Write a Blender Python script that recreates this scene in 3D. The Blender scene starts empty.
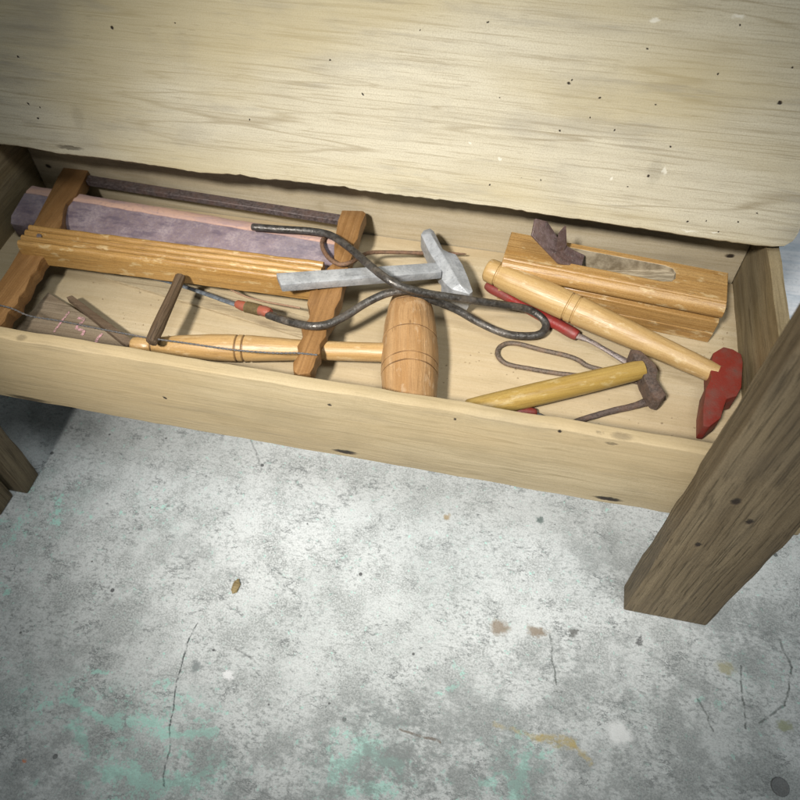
import bpy, bmesh, math, random
from mathutils import Vector, Matrix, noise
random.seed(7)
SC = bpy.context.scene
COL = SC.collection
PI = math.pi
R = math.radians
FZ = -0.1694           # level of the concrete floor; the tray floor is z = 0

# ------------------------------------------------------------------ nodes
class NT:
    def __init__(s, name):
        s.m = bpy.data.materials.new(name); s.m.use_nodes = True
        s.t = s.m.node_tree; s.t.nodes.clear()
        s.out = s.t.nodes.new('ShaderNodeOutputMaterial')
        s.b = s.t.nodes.new('ShaderNodeBsdfPrincipled')
        s.t.links.new(s.b.outputs[0], s.out.inputs[0])
        s.tc = s.t.nodes.new('ShaderNodeTexCoord')
        s.co = s.tc.outputs['Object']
    def n(s, t): return s.t.nodes.new(t)
    def put(s, sock, v):
        if v is None: return
        if isinstance(v, bpy.types.NodeSocket): s.t.links.new(v, sock)
        else:
            try: sock.default_value = v
            except Exception: sock.default_value = (v, v, v)
    def map(s, scale=(1,1,1), loc=(0,0,0), rot=(0,0,0), v=None):
        n = s.n('ShaderNodeMapping'); s.put(n.inputs[0], v or s.co)
        n.inputs['Scale'].default_value = scale; n.inputs['Location'].default_value = loc; n.inputs['Rotation'].default_value = rot
        return n.outputs[0]
    def noise(s, v=None, scale=1, detail=4, rough=.5, dist=0, out=0):
        n = s.n('ShaderNodeTexNoise'); s.put(n.inputs['Vector'], v or s.co)
        n.inputs['Scale'].default_value = scale; n.inputs['Detail'].default_value = detail
        n.inputs['Roughness'].default_value = rough; n.inputs['Distortion'].default_value = dist
        return n.outputs[out]
    def vor(s, v=None, scale=1, feature='F1', rnd=1):
        n = s.n('ShaderNodeTexVoronoi'); n.feature = feature; s.put(n.inputs['Vector'], v or s.co)
        n.inputs['Scale'].default_value = scale; n.inputs['Randomness'].default_value = rnd
        return n
    def math(s, op, a, b=None, c=None, clamp=False):
        n = s.n('ShaderNodeMath'); n.operation = op; n.use_clamp = clamp
        s.put(n.inputs[0], a); s.put(n.inputs[1], b); s.put(n.inputs[2], c)
        return n.outputs[0]
    def vmath(s, op, a, b=None, out=0):
        n = s.n('ShaderNodeVectorMath'); n.operation = op
        s.put(n.inputs[0], a); s.put(n.inputs[1], b)
        return n.outputs[out]
    def ramp(s, f, lo, hi, a=0., b=1., smooth=True):
        n = s.n('ShaderNodeMapRange'); n.clamp = True
        if smooth: n.interpolation_type = 'SMOOTHSTEP'
        s.put(n.inputs['Value'], f); n.inputs['From Min'].default_value = lo; n.inputs['From Max'].default_value = hi
        n.inputs['To Min'].default_value = a; n.inputs['To Max'].default_value = b
        return n.outputs[0]
    def mix(s, f, a, b, mode='MIX'):
        n = s.n('ShaderNodeMix'); n.data_type = 'RGBA'; n.blend_type = mode
        for k, v in ((0, f), (6, a), (7, b)):
            if isinstance(v, tuple) and len(v) == 3: v = (*v, 1)
            s.put(n.inputs[k], v)
        return n.outputs[2]
    def mul(s, c, f):       # colour times grey factor socket
        return s.mix(1.0, c, s.comb(f), 'MULTIPLY')
    def comb(s, f):
        n = s.n('ShaderNodeCombineColor')
        for i in range(3): s.put(n.inputs[i], f)
        return n.outputs[0]
    def bump(s, h, strength=.3, dist=.001, normal=None):
        n = s.n('ShaderNodeBump'); s.put(n.inputs['Height'], h)
        n.inputs['Strength'].default_value = strength; n.inputs['Distance'].default_value = dist
        if normal: s.put(n.inputs['Normal'], normal)
        return n.outputs[0]
    def spot(s, p, r, asp=(1,1,1), v=None, soft=.5):   # 1 inside a blob around p
        d = s.vmath('SUBTRACT', v or s.co, Vector(p))
        d = s.vmath('MULTIPLY', d, Vector((1/asp[0], 1/asp[1], 1/asp[2])))
        L = s.vmath('LENGTH', d, out=1)
        return s.ramp(L, r*(1-soft), r*(1+soft*.6), 1, 0)
    def seg(s, a, b, r, v=None, soft=.6):              # 1 along the segment a-b (2-D, xy)
        a = Vector((a[0], a[1], 0)); b = Vector((b[0], b[1], 0)); ab = b-a
        pa = s.vmath('SUBTRACT', v, a)
        t = s.math('DIVIDE', s.vmath('DOT_PRODUCT', pa, ab, out=1), ab.length_squared, clamp=True)
        sc = s.n('ShaderNodeVectorMath'); sc.operation = 'SCALE'; sc.inputs[0].default_value = ab; s.put(sc.inputs['Scale'], t)
        L = s.vmath('LENGTH', s.vmath('SUBTRACT', pa, sc.outputs[0]), out=1)
        return s.ramp(L, r*(1-soft), r*(1+soft), 1, 0)
    def fin(s, col, rough=.6, normal=None, metal=0, spec=.5):
        s.put(s.b.inputs['Base Color'], col if not (isinstance(col, tuple) and len(col) == 3) else (*col, 1))
        s.put(s.b.inputs['Roughness'], rough); s.put(s.b.inputs['Metallic'], metal)
        s.b.inputs['Specular IOR Level'].default_value = spec
        if normal: s.put(s.b.inputs['Normal'], normal)
        return s.m

def axs(axis, a, c): return {'x': (a, c, c), 'y': (c, a, c), 'z': (c, c, a)}[axis]

def wood(name, dark, mid, light, axis='x', off=(0,0,0), rough=.6, stain=.35, staincol=(.12,.10,.08), lines=.35,
         fine=.5, holes=0, spots=(), bump=.35, spec=.35, k=1., wear=0, wearcol=(.7,.6,.45), scuffs=(), rings=(), ringw=.0006, gsk=.8, tint=None, micro=.25, linefreq=9, speck=0, pores=.5, mottle=.0):
    s = NT(name)
    v = s.map(loc=off)
    warp = s.noise(v, 7*k, 3, out=1)
    vw = s.vmath('ADD', v, s.vmath('MULTIPLY', s.vmath('SUBTRACT', warp, Vector((.5,.5,.5))), Vector(axs(axis, .03, .0035))))
    broad = s.noise(s.map(axs(axis, .75*k, 17*k), v=vw), 1, 3, .5, .4)
    ln = s.math('PINGPONG', s.math('MULTIPLY', broad, linefreq), .5)
    ln = s.ramp(ln, .0, .055, 1, 0)
    med = s.noise(s.map(axs(axis, 3.5*k, 120*k), v=vw), 1, 4, .6)
    fin = s.noise(s.map(axs(axis, 11*k, 520*k), v=vw), 1, 4, .7)
    col = s.mix(s.ramp(med, .3, .7), mid, light)
    col = s.mix(s.ramp(broad, .35, .7, 0, .75), col, mid)
    lf = s.math('MULTIPLY', ln, s.math('MULTIPLY', s.ramp(med, .3, .6, .2, 1), lines))
    col = s.mix(lf, col, dark)
    pf = s.math('MULTIPLY', s.ramp(fin, .36, .5, 1, 0), fine)
    col = s.mix(pf, col, dark)
    h = s.noise(s.map(axs(axis, 10*k, 300*k), v=v), 1, 3, .7)
    mic = s.noise(v, 900, 2, .8)
    col = s.mix(s.ramp(mic, .45, .62, 0, micro), col, dark)
    if tint: col = s.mix(s.ramp(s.noise(s.map(axs(axis, 3, 9), loc=(2,9,4), v=v), 1, 3), .4, .62, 0, tint[3]), col, tint[:3])
    # pores : short dark dashes
    pv = s.vor(s.map(axs(axis, 60*k, 520*k), v=vw), 1)
    pm = s.ramp(pv.outputs['Distance'], .12, .3, 1, 0)
    pm = s.math('MULTIPLY', pm, s.ramp(s.noise(v, 45, 3), .5, .68))
    col = s.mix(s.math('MULTIPLY', pm, pores), col, dark)
    if mottle:
        mt = s.noise(s.map(axs(axis, 14, 30), v=vw), 1, 5, .65)
        col = s.mix(s.math('MULTIPLY', s.ramp(mt, .45, .7), mottle), col, dark)
    if stain:
        sn = s.noise(s.map(axs(axis, 7, 28), loc=(3.1,1.7,.4), v=vw), 1, 6, .6, .3)
        col = s.mix(s.math('MULTIPLY', s.ramp(sn, .52, .74), stain), col, staincol)
        sn2 = s.noise(v, 16, 5, .6)
        col = s.mix(s.math('MULTIPLY', s.ramp(sn2, .5, .75), stain*.5), col, staincol)
    if speck:
        sp = s.noise(v, 500, 3, .7)
        sm = s.math('MULTIPLY', s.ramp(sp, .66, .72), speck)
        col = s.mix(sm, col, staincol)
    if wear:
        wn = s.noise(s.map(axs(axis, 50, 110), loc=(5,5,5), v=v), 1, 5, .65)
        col = s.mix(s.math('MULTIPLY', s.ramp(wn, .57, .66), wear), col, wearcol)
    gs = s.noise(s.map(axs(axis, 9, 75), loc=(7,3,1), v=vw), 1, 5, .65)
    col = s.mix(s.math('MULTIPLY', s.ramp(gs, .55, .72), stain*gsk), col, staincol)
    if scuffs:
        sw = s.vmath('ADD', s.co, s.vmath('MULTIPLY', s.vmath('SUBTRACT', s.noise(s.co, 150, 3, out=1), Vector((.5,.5,.5))), Vector((.010,.004,.006))))
        for p in scuffs: col = s.mix(s.math('MULTIPLY', s.spot(p[0], p[1], p[2], sw), p[3]), col, (.80,.76,.64))
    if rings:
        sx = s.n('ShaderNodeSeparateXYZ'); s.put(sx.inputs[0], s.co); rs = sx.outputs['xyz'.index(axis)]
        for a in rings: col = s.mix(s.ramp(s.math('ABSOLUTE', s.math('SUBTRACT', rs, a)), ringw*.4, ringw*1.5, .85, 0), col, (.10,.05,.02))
    hm = None
    if holes:
        vv = s.vor(v, 34)
        cs = s.n('ShaderNodeSeparateColor'); s.put(cs.inputs[0], vv.outputs['Color'])
        sel = s.ramp(cs.outputs[0], 1-holes-.01, 1-holes, smooth=False)
        rr = s.math('MULTIPLY', cs.outputs[1], .030)
        d = s.math('SUBTRACT', vv.outputs['Distance'], rr)
        hm = s.math('MULTIPLY', s.ramp(d, .004, .016, 1, 0), sel)
    if spots:
        sv = s.vmath('ADD', s.co, s.vmath('MULTIPLY', s.vmath('SUBTRACT', s.noise(s.co, 260, 2, out=1), Vector((.5,.5,.5))), Vector((.003,.003,.003))))
    for p in spots:
        q = s.spot(p[0], p[1], p[2] if len(p) > 2 else (1,1,1), sv)
        if len(p) > 3: q = s.math('MULTIPLY', q, p[3])
        hm = q if hm is None else s.math('MAXIMUM', hm, q)
    nb = s.bump(h, bump, .0012)
    if hm is not None:
        col = s.mix(hm, col, (.035,.025,.018))
        nb = s.bump(s.math('SUBTRACT', 1, hm), .6, .0015, nb)
    rg = s.ramp(med, .2, .8, rough-.08, rough+.1)
    return s.fin(col, rg, nb, 0, spec)

def iron(name, a, b, rust, rf=.5, rough=.5, metal=.6, sc=60, off=(0,0,0)):
    s = NT(name); v = s.map(loc=off)
    n1 = s.noise(v, sc, 6, .65); n2 = s.noise(v, sc*5, 4, .6); n3 = s.noise(v, sc*14, 2)
    col = s.mix(s.ramp(n2, .35, .65), a, b)
    rm = s.ramp(n1, .5-.12*rf, .72-.2*rf)
    col = s.mix(s.math('MULTIPLY', rm, rf), col, rust)
    col = s.mix(s.math('MULTIPLY', s.ramp(n3, .6, .72), .5), col, (.25,.23,.2))
    return s.fin(col, s.ramp(n2, .3, .7, rough-.12, rough+.2), s.bump(s.math('ADD', n2, n3), .5, .0008), s.ramp(rm, 0, 1, metal, metal*.3), .5)

def paint(name, c, chip, chipamt=.6, rough=.45, sc=50, dirt=(.1,.08,.06), dirtamt=.4):
    s = NT(name)
    n1 = s.noise(s.co, sc*2, 6, .7); n2 = s.noise(s.co, sc, 4); n3 = s.noise(s.co, sc*10, 3)
    col = s.mix(s.math('MULTIPLY', s.ramp(n2, .4, .7), dirtamt), c, dirt)
    col = s.mix(s.math('MULTIPLY', s.ramp(n1, .62, .67), chipamt), col, chip)
    col = s.mix(s.math('MULTIPLY', s.ramp(n3, .6, .7), .35), col, dirt)
    return s.fin(col, s.ramp(n2, .3, .7, rough, rough+.25), s.bump(s.math('ADD', n1, n3), .3, .0007), 0, .5)

# ------------------------------------------------------------------ objects
def thing(name, label, cat, loc=(0,0,0), rotz=0, group=None):
    o = bpy.data.objects.new(name, None); COL.objects.link(o)
    o.location = loc; o.rotation_euler = (0,0,rotz); o.empty_display_size = .02
    o['label'] = label; o['category'] = cat
    if group: o['group'] = group
    return o
def wm(o):      # matrix built from the plain transforms (nothing is evaluated yet)
    m = Matrix.LocRotScale(o.location, o.rotation_euler, o.scale)
    return wm(o.parent) @ m if o.parent else m
def part(name, bm, mat, parent, smooth=38, label=None, local=None):
    me = bpy.data.meshes.new(name)
    bmesh.ops.recalc_face_normals(bm, faces=bm.faces)
    if parent is not None and local is None:
        bm.transform(wm(parent).inverted())
    bm.to_mesh(me); bm.free()
    if smooth:
        me.shade_smooth(); me.set_sharp_from_angle(angle=R(smooth))
    o = bpy.data.objects.new(name, me); COL.objects.link(o)
    if local is not None: o.location = local[0]; o.rotation_euler = local[1]
    o.parent = parent
    for m in (mat if isinstance(mat, (list, tuple)) else [mat]): me.materials.append(m)
    if label: o['label'] = label
    return o

def box(x0,x1,y0,y1,z0,z1, bev=.001, seg=2, cuts=0, jit=0, bm=None, M=None):
    b = bmesh.new()
    bmesh.ops.create_cube(b, size=1)
    for v in b.verts: v.co = Vector((x0+(v.co.x+.5)*(x1-x0), y0+(v.co.y+.5)*(y1-y0), z0+(v.co.z+.5)*(z1-z0)))
    if bev: bmesh.ops.bevel(b, geom=b.edges[:], offset=bev, segments=seg, affect='EDGES', profile=.6)
    if cuts:
        d = [x1-x0, y1-y0, z1-z0]; a = d.index(max(d)); lo = (x0,y0,z0)[a]; n = [0,0,0]; n[a] = 1
        for i in range(1, cuts):
            p = [0,0,0]; p[a] = lo + d[a]*i/cuts
            bmesh.ops.bisect_plane(b, geom=b.verts[:]+b.edges[:]+b.faces[:], plane_co=p, plane_no=n)
    if jit: rough_up(b, jit)
    if M: b.transform(M)
    return join(bm, b)
def join(bm, b):
    if bm is None: return b
    me = bpy.data.meshes.new('t'); b.to_mesh(me); b.free(); bm.from_mesh(me); bpy.data.meshes.remove(me)
    return bm
def rough_up(b, amp, freq=45, seed=0):
    for v in b.verts:
        p = v.co*freq + Vector((seed, seed*1.7, seed*.3))
        v.co += Vector((noise.noise(p), noise.noise(p+Vector((31,0,0))), noise.noise(p+Vector((0,57,0)))))*amp

def spline(pts, sub=6):
    P = [Vector(p) for p in pts]; out = []
    if len(P) < 3: sub = 1
    for i in range(len(P)-1):
        p0 = P[i-1] if i else P[0]*2-P[1]; p1 = P[i]; p2 = P[i+1]; p3 = P[i+2] if i+2 < len(P) else P[-1]*2-P[-2]
        for k in range(sub):
            t = k/sub
            out.append(.5*((2*p1)+(-p0+p2)*t+(2*p0-5*p1+4*p2-p3)*t*t+(-p0+3*p1-3*p2+p3)*t**3))
    out.append(P[-1]); return out
def tube(pts, r, n=12, sub=6, bm=None, flat=1., jit=0, taper=None, sides=None):
    """swept round bar; r number or list per control point; flat squashes it vertically"""
    b = bmesh.new(); C = spline(pts, sub); N = len(C)
    def rad(i):
        if isinstance(r, (list, tuple)):
            f = i/(N-1)*(len(r)-1); k = min(int(f), len(r)-2); return r[k]+(r[k+1]-r[k])*(f-k)
        return r
    rings = []; up0 = Vector((0,0,1))
    for i, c in enumerate(C):
        t = (C[min(i+1,N-1)]-C[max(i-1,0)]).normalized()
        u = up0 - t*up0.dot(t)
        if u.length < .1: u = Vector((0,1,0)) - t*t.y
        u.normalize(); w = t.cross(u); up0 = u if abs(t.z) > .8 else Vector((0,0,1))
        q = rad(i); ring = []
        for k in range(n):
            a = 2*PI*(k+.5)/n
            p = c + w*math.cos(a)*q + u*math.sin(a)*q*flat
            if jit:
                nv = noise.noise_vector(p*180)*jit; p = p+Vector(nv)
            ring.append(b.verts.new(p))
        rings.append(ring)
    for A_, B_ in zip(rings, rings[1:]):
        for k in range(n): b.faces.new((A_[k], A_[(k+1)%n], B_[(k+1)%n], B_[k]))
    for ring, c, sgn in ((rings[0], C[0], -1), (rings[-1], C[-1], 1)):
        t = ((C[1]-C[0]) if sgn < 0 else (C[-1]-C[-2])).normalized()*sgn
        q = rad(0 if sgn < 0 else N-1)
        r2 = [b.verts.new(c + (v.co-c)*.75 + t*q*.35) for v in ring]
        for k in range(n): b.faces.new((ring[k], ring[(k+1)%n], r2[(k+1)%n], r2[k]))
        b.faces.new(r2)
    return join(bm, b)
def lathe(A, B, prof, n=40, bm=None, jit=0):
    """prof : (fraction along A-B, radius)"""
    b = bmesh.new(); A = Vector(A); B = Vector(B); t = (B-A).normalized(); L = (B-A).length
    u = t.orthogonal().normalized(); w = t.cross(u); rings = []
    for f, r in prof:
        c = A + t*L*f; ring = []
        for k in range(n):
            a = 2*PI*k/n; p = c+u*math.cos(a)*r+w*math.sin(a)*r
            if jit: p = p + Vector(noise.noise_vector(p*90))*jit
            ring.append(b.verts.new(p))
        rings.append(ring)
    for P_, Q_ in zip(rings, rings[1:]):
        for k in range(n): b.faces.new((P_[k], P_[(k+1)%n], Q_[(k+1)%n], Q_[k]))
    b.faces.new(rings[0]); b.faces.new(rings[-1][::-1])
    return join(bm, b)
def smoothprof(pts, sub=5):
    P = spline([(a, r, 0) for a, r in pts], sub); return [(p.x, p.y) for p in P]
def prism(top, down, bev=.001, seg=2, bm=None, jit=0):
    """closed outline (3-D points) extruded by the vector down"""
    b = bmesh.new(); d = Vector(down)
    v0 = [b.verts.new(Vector(p)) for p in top]; v1 = [b.verts.new(Vector(p)+d) for p in top]; n = len(top)
    b.faces.new(v0); b.faces.new(v1[::-1])
    for k in range(n): b.faces.new((v0[(k+1)%n], v0[k], v1[k], v1[(k+1)%n]))
    bmesh.ops.recalc_face_normals(b, faces=b.faces)
    if bev: bmesh.ops.bevel(b, geom=b.edges[:], offset=bev, segments=seg, affect='EDGES', profile=.6, clamp_overlap=True)
    if jit: rough_up(b, jit, 90)
    return join(bm, b)
def sweepx(prof, x0, x1, cuts=20, bm=None, M=None, jit=0, bev=0):
    """yz profile run along x"""
    b = bmesh.new(); rings = []
    for i in range(cuts+1):
        x = x0+(x1-x0)*i/cuts; ins = 0
        rings.append([b.verts.new((x, y, z)) for y, z in prof])
    n = len(prof)
    for A_, B_ in zip(rings, rings[1:]):
        for k in range(n): b.faces.new((A_[k], A_[(k+1)%n], B_[(k+1)%n], B_[k]))
    b.faces.new(rings[0]); b.faces.new(rings[-1][::-1])
    bmesh.ops.recalc_face_normals(b, faces=b.faces)
    if jit: rough_up(b, jit, 70)
    if M: b.transform(M)
    return join(bm, b)
def rotz_m(loc, a): return Matrix.Translation(Vector(loc)) @ Matrix.Rotation(a, 4, 'Z')

# ================================================================== camera
cd = bpy.data.cameras.new('camera'); cam = bpy.data.objects.new('camera', cd); COL.objects.link(cam)
cd.sensor_width = 36; cd.sensor_fit = 'HORIZONTAL'; cd.lens = 36*728.0/800; cd.clip_start = .01; cd.clip_end = 100
Fv = Vector((-0.12786, 0.57777, -0.80613)); Rv = Vector((0.97862, 0.20551, -0.00792)); Uv = Rv.cross(Fv)
cam.matrix_world = Matrix(((Rv.x, Uv.x, -Fv.x, .50058), (Rv.y, Uv.y, -Fv.y, -.31518), (Rv.z, Uv.z, -Fv.z, .48775), (0,0,0,1)))
SC.camera = cam
cd.dof.use_dof = True; cd.dof.focus_distance = .60; cd.dof.aperture_fstop = 9

# ================================================================== light
w = bpy.data.worlds.new("World"); SC.world = w; w.use_nodes = True
w.node_tree.nodes['Background'].inputs[0].default_value = (.90, .97, .98, 1)
w.node_tree.nodes['Background'].inputs[1].default_value = .10
def lamp(name, kind, loc, target, power, color, size, **kw):
    l = bpy.data.lights.new(name, kind); l.energy = power; l.color = color
    if kind == 'SPOT': l.shadow_soft_size = size; l.spot_size = R(kw['cone']); l.spot_blend = kw['blend']
    else: l.shape = 'DISK'; l.size = size
    o = bpy.data.objects.new(name, l); COL.objects.link(o); o.location = loc
    o.rotation_euler = (Vector(target)-Vector(loc)).to_track_quat('-Z', 'Y').to_euler(); return o
KT = Vector((.42, .08, -.03)); KD = Vector((-.24, -.77, 1.0)).normalized()
lamp('ceiling_spot', 'SPOT', KT+KD*1.7, KT, 200, (1.0, .97, .92), .085, cone=29.5, blend=1.0)
lamp('ceiling_lamp', 'AREA', (.9, -.5, 1.9), (.40,.05,0), 13, (.93,.98,1.0), .6)

# ================================================================== floor
s = NT('worn_concrete'); co = s.co
wp = s.noise(co, 30, 4, .6, out=1)
cw = s.vmath('ADD', co, s.vmath('MULTIPLY', s.vmath('SUBTRACT', wp, Vector((.5,.5,.5))), Vector((.03,.03,0))))
cws = s.vmath('ADD', co, s.vmath('MULTIPLY', s.vmath('SUBTRACT', wp, Vector((.5,.5,.5))), Vector((.007,.005,0))))
cw2 = s.vmath('ADD', co, s.vmath('MULTIPLY', s.vmath('SUBTRACT', s.noise(co, 110, 6, .75, out=1), Vector((.5,.5,.5))), Vector((.020,.018,0))))
n1 = s.noise(co, 5, 6, .6); n2 = s.noise(co, 28, 7, .65); n3 = s.noise(s.map((150,240,200), v=cws), 1, 5, .65); n4 = s.noise(co, 620, 4, .75)
mk = s.ramp(s.noise(co, 17, 5, .65), .36, .62, .25, 1)
col = s.mix(s.ramp(n1, .3, .7), (.52,.545,.535), (.66,.68,.67))
sp1 = s.noise(s.map((190,300,210), v=cws), 1, 5, .78)            # soft pepper, 3-5 mm
col = s.mix(s.math('MULTIPLY', s.ramp(sp1, .49, .64), s.math('MULTIPLY', mk, .80)), col, (.19,.205,.20))
col = s.mix(s.math('MULTIPLY', s.ramp(n2, .44, .62, 0, .75), s.ramp(n4, .40, .58, .1, 1)), col, (.29,.305,.295))
n3b = s.math('ABSOLUTE', s.math('SUBTRACT', s.noise(s.map((22,44,30), v=cws), 1, 7, .72), .5))
vein = s.math('MULTIPLY', s.ramp(n3b, .003, .020, 1, 0), s.ramp(s.noise(co, 33, 5, .7), .50, .60))
col = s.mix(s.math('MULTIPLY', vein, .9), col, (.15,.16,.16))
pit = s.math('MULTIPLY', s.ramp(n3, .60, .70), s.ramp(s.noise(co, 24, 4, .6), .44, .56))
col = s.mix(s.math('MULTIPLY', pit, .8), col, (.13,.14,.14))
col = s.mix(s.math('MULTIPLY', s.ramp(n4, .46, .66), .42), col, (.20,.21,.205))
# sparse black specks
vv = s.vor(co, 62); cs = s.n('ShaderNodeSeparateColor'); s.put(cs.inputs[0], vv.outputs['Color'])
sk = s.math('MULTIPLY', s.ramp(s.math('SUBTRACT', vv.outputs['Distance'], s.math('MULTIPLY', cs.outputs[1], .12)), .01, .05, 1, 0), s.ramp(cs.outputs[0], .84, .86))
col = s.mix(s.math('MULTIPLY', sk, .85), col, (.05,.05,.05))
# old turquoise paint left in patches
at = s.n('ShaderNodeAttribute'); at.attribute_name = 'wear_shade_map'
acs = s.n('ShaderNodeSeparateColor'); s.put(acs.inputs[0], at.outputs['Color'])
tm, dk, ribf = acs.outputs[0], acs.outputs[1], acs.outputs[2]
tsoft = s.ramp(s.math('ADD', s.math('MULTIPLY', tm, .36), s.noise(co, 26, 5, .65)), .66, .92, 0, .22)
col = s.mix(tsoft, col, (.36,.47,.44))
rib = s.ramp(s.math('ADD', ribf, s.math('MULTIPLY', s.math('SUBTRACT', s.noise(co, 120, 8, .85), .5), 5.0)), .50, .54)
flk = s.ramp(s.math('ADD', s.noise(s.map((1,1,1), loc=(6,2,1)), 95, 7, .8), s.math('MULTIPLY', tm, .13)), .665, .69)
rib = s.math('MAXIMUM', rib, s.math('MULTIPLY', flk, s.ramp(tm, .15, .5, 0, .9)))
col = s.mix(s.math('MULTIPLY', rib, s.ramp(n4, .45, .64, 1, .55)), col, (.42,.70,.61))
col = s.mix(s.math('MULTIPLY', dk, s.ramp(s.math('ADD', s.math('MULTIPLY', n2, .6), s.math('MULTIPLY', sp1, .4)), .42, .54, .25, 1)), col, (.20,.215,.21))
for p, r, asp, c in [((0.5383,-0.0777),.007,(1.2,1,1),(.24,.18,.12)),((0.5715,-0.0737),.007,(1.4,.7,1),(.24,.18,.12)),((0.6035,-0.0680),.004,(1,1,1),(.1,.1,.09)),((0.4723,0.0230),.004,(.8,1,1),(.35,.26,.14)),
                     ((0.6477,-0.1456),.010,(1,1,1),(.75,.76,.75)),((0.7362,-0.0730),.006,(1.4,1,1),(.35,.33,.2)),((0.5636,0.0395),.004,(1,1,1),(.08,.12,.11)),((0.1686,-0.2672),.003,(1,.7,1),(.6,.2,.08)),
                     ((0.6629,-0.0649),.004,(1,.7,1),(.06,.06,.06)),((0.7829,-0.1110),.006,(1,.8,1),(.3,.32,.2)),((0.3102,-0.1684),.005,(1,.8,1),(.8,.8,.8)),((0.2801,-0.1676),.007,(.7,1,1),(.2,.22,.22))]:
    col = s.mix(s.math('MULTIPLY', s.spot((p[0],p[1],0), r, asp, cw2, .5), .8), col, c)
cw2f = s.vmath('MULTIPLY', cw2, Vector((1,1,0)))
cwc = s.vmath('MULTIPLY', s.vmath('ADD', co, s.vmath('MULTIPLY', s.vmath('SUBTRACT', s.noise(co, 40, 4, .6, out=1), Vector((.5,.5,.5))), Vector((.010,.008,0)))), Vector((1,1,0)))
brk = s.ramp(s.noise(co, 120, 3, .7), .36, .56, .1, 1)
for a, b, r, c, k in [((0.2653,-0.1296),(0.2652,-0.1681),.0006,(.05,.06,.06),.9),((0.2652,-0.1681),(0.2759,-0.2166),.0007,(.05,.06,.06),.9),((0.2759,-0.2166),(0.2887,-0.2602),.0006,(.05,.06,.06),.7),
                   ((0.5461,-0.1595),(0.5826,-0.1631),.0022,(.42,.32,.10),.4),((0.5826,-0.1631),(0.6090,-0.1623),.0035,(.42,.32,.10),.6),((0.6090,-0.1623),(0.6260,-0.1741),.002,(.42,.32,.10),.5),
                   ((0.7856,-0.0376),(0.7935,-0.0610),.0010,(.05,.06,.05),.6),((0.7935,-0.0610),(0.7837,-0.0946),.0008,(.05,.06,.05),.7),((0.7837,-0.0946),(0.7610,-0.1132),.0008,(.05,.06,.05),.6),
                   ((0.7492,-0.0676),(0.7508,-0.1201),.0008,(.05,.06,.05),.7),((0.5833,-0.0749),(0.5925,-0.1218),.0008,(.05,.06,.05),.7),((0.4670,-0.1808),(0.5015,-0.1831),.0009,(.12,.08,.05),.7),
                   ((0.2488,0.0711),(0.2734,0.0379),.0008,(.1,.1,.1),.6),((0.3080,-0.1440),(0.3304,-0.1519),.0008,(.1,.1,.1),.6),((0.7138,-0.1049),(0.7229,-0.1275),.0009,(.05,.06,.05),.6)]:
    col = s.mix(s.math('MULTIPLY', s.math('MULTIPLY', s.seg(a, b, r, cwc if r < .002 else cw2f), k), brk), col, c)
hh = s.math('ADD', s.noise(co, 120, 3, .6), s.math('MULTIPLY', s.noise(co, 700, 1), .5))
FLOOR = s.fin(col, s.ramp(n2, .3, .7, .55, .85), s.bump(hh, .4, .0012), 0, .35)
import numpy as np
TEAL = [((0.1495,-0.2223),.05,.9),((0.1795,-0.2076),.04,.9),((0.2551,-0.2103),.05,1),((0.2933,-0.2154),.04,1),((0.2017,-0.2424),.025,1.1),((0.2587,-0.2590),.045,1.2),((0.3011,-0.2569),.04,1.2),
        ((0.3227,-0.2343),.03,.9),((0.4445,-0.2127),.05,1.1),((0.4281,-0.2311),.03,1),((0.5673,-0.1756),.035,1.1),((0.5666,-0.2058),.035,1.1),((0.5166,-0.1977),.03,.6),((0.0492,-0.0787),.05,.8),((0.0821,-0.0376),.05,.7),
        ((0.1770,-0.0297),.05,.6),((0.0856,-0.1245),.04,.5),((0.7746,-0.0667),.05,.7),((0.5028,-0.1404),.05,.5),((0.7388,0.0745),.05,.5),((0.2821,-0.0417),.05,.35),((0.1875,-0.1235),.04,.4),((0.6636,-0.1154),.04,.5),((0.7742,0.0384),.03,.5)]
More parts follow.
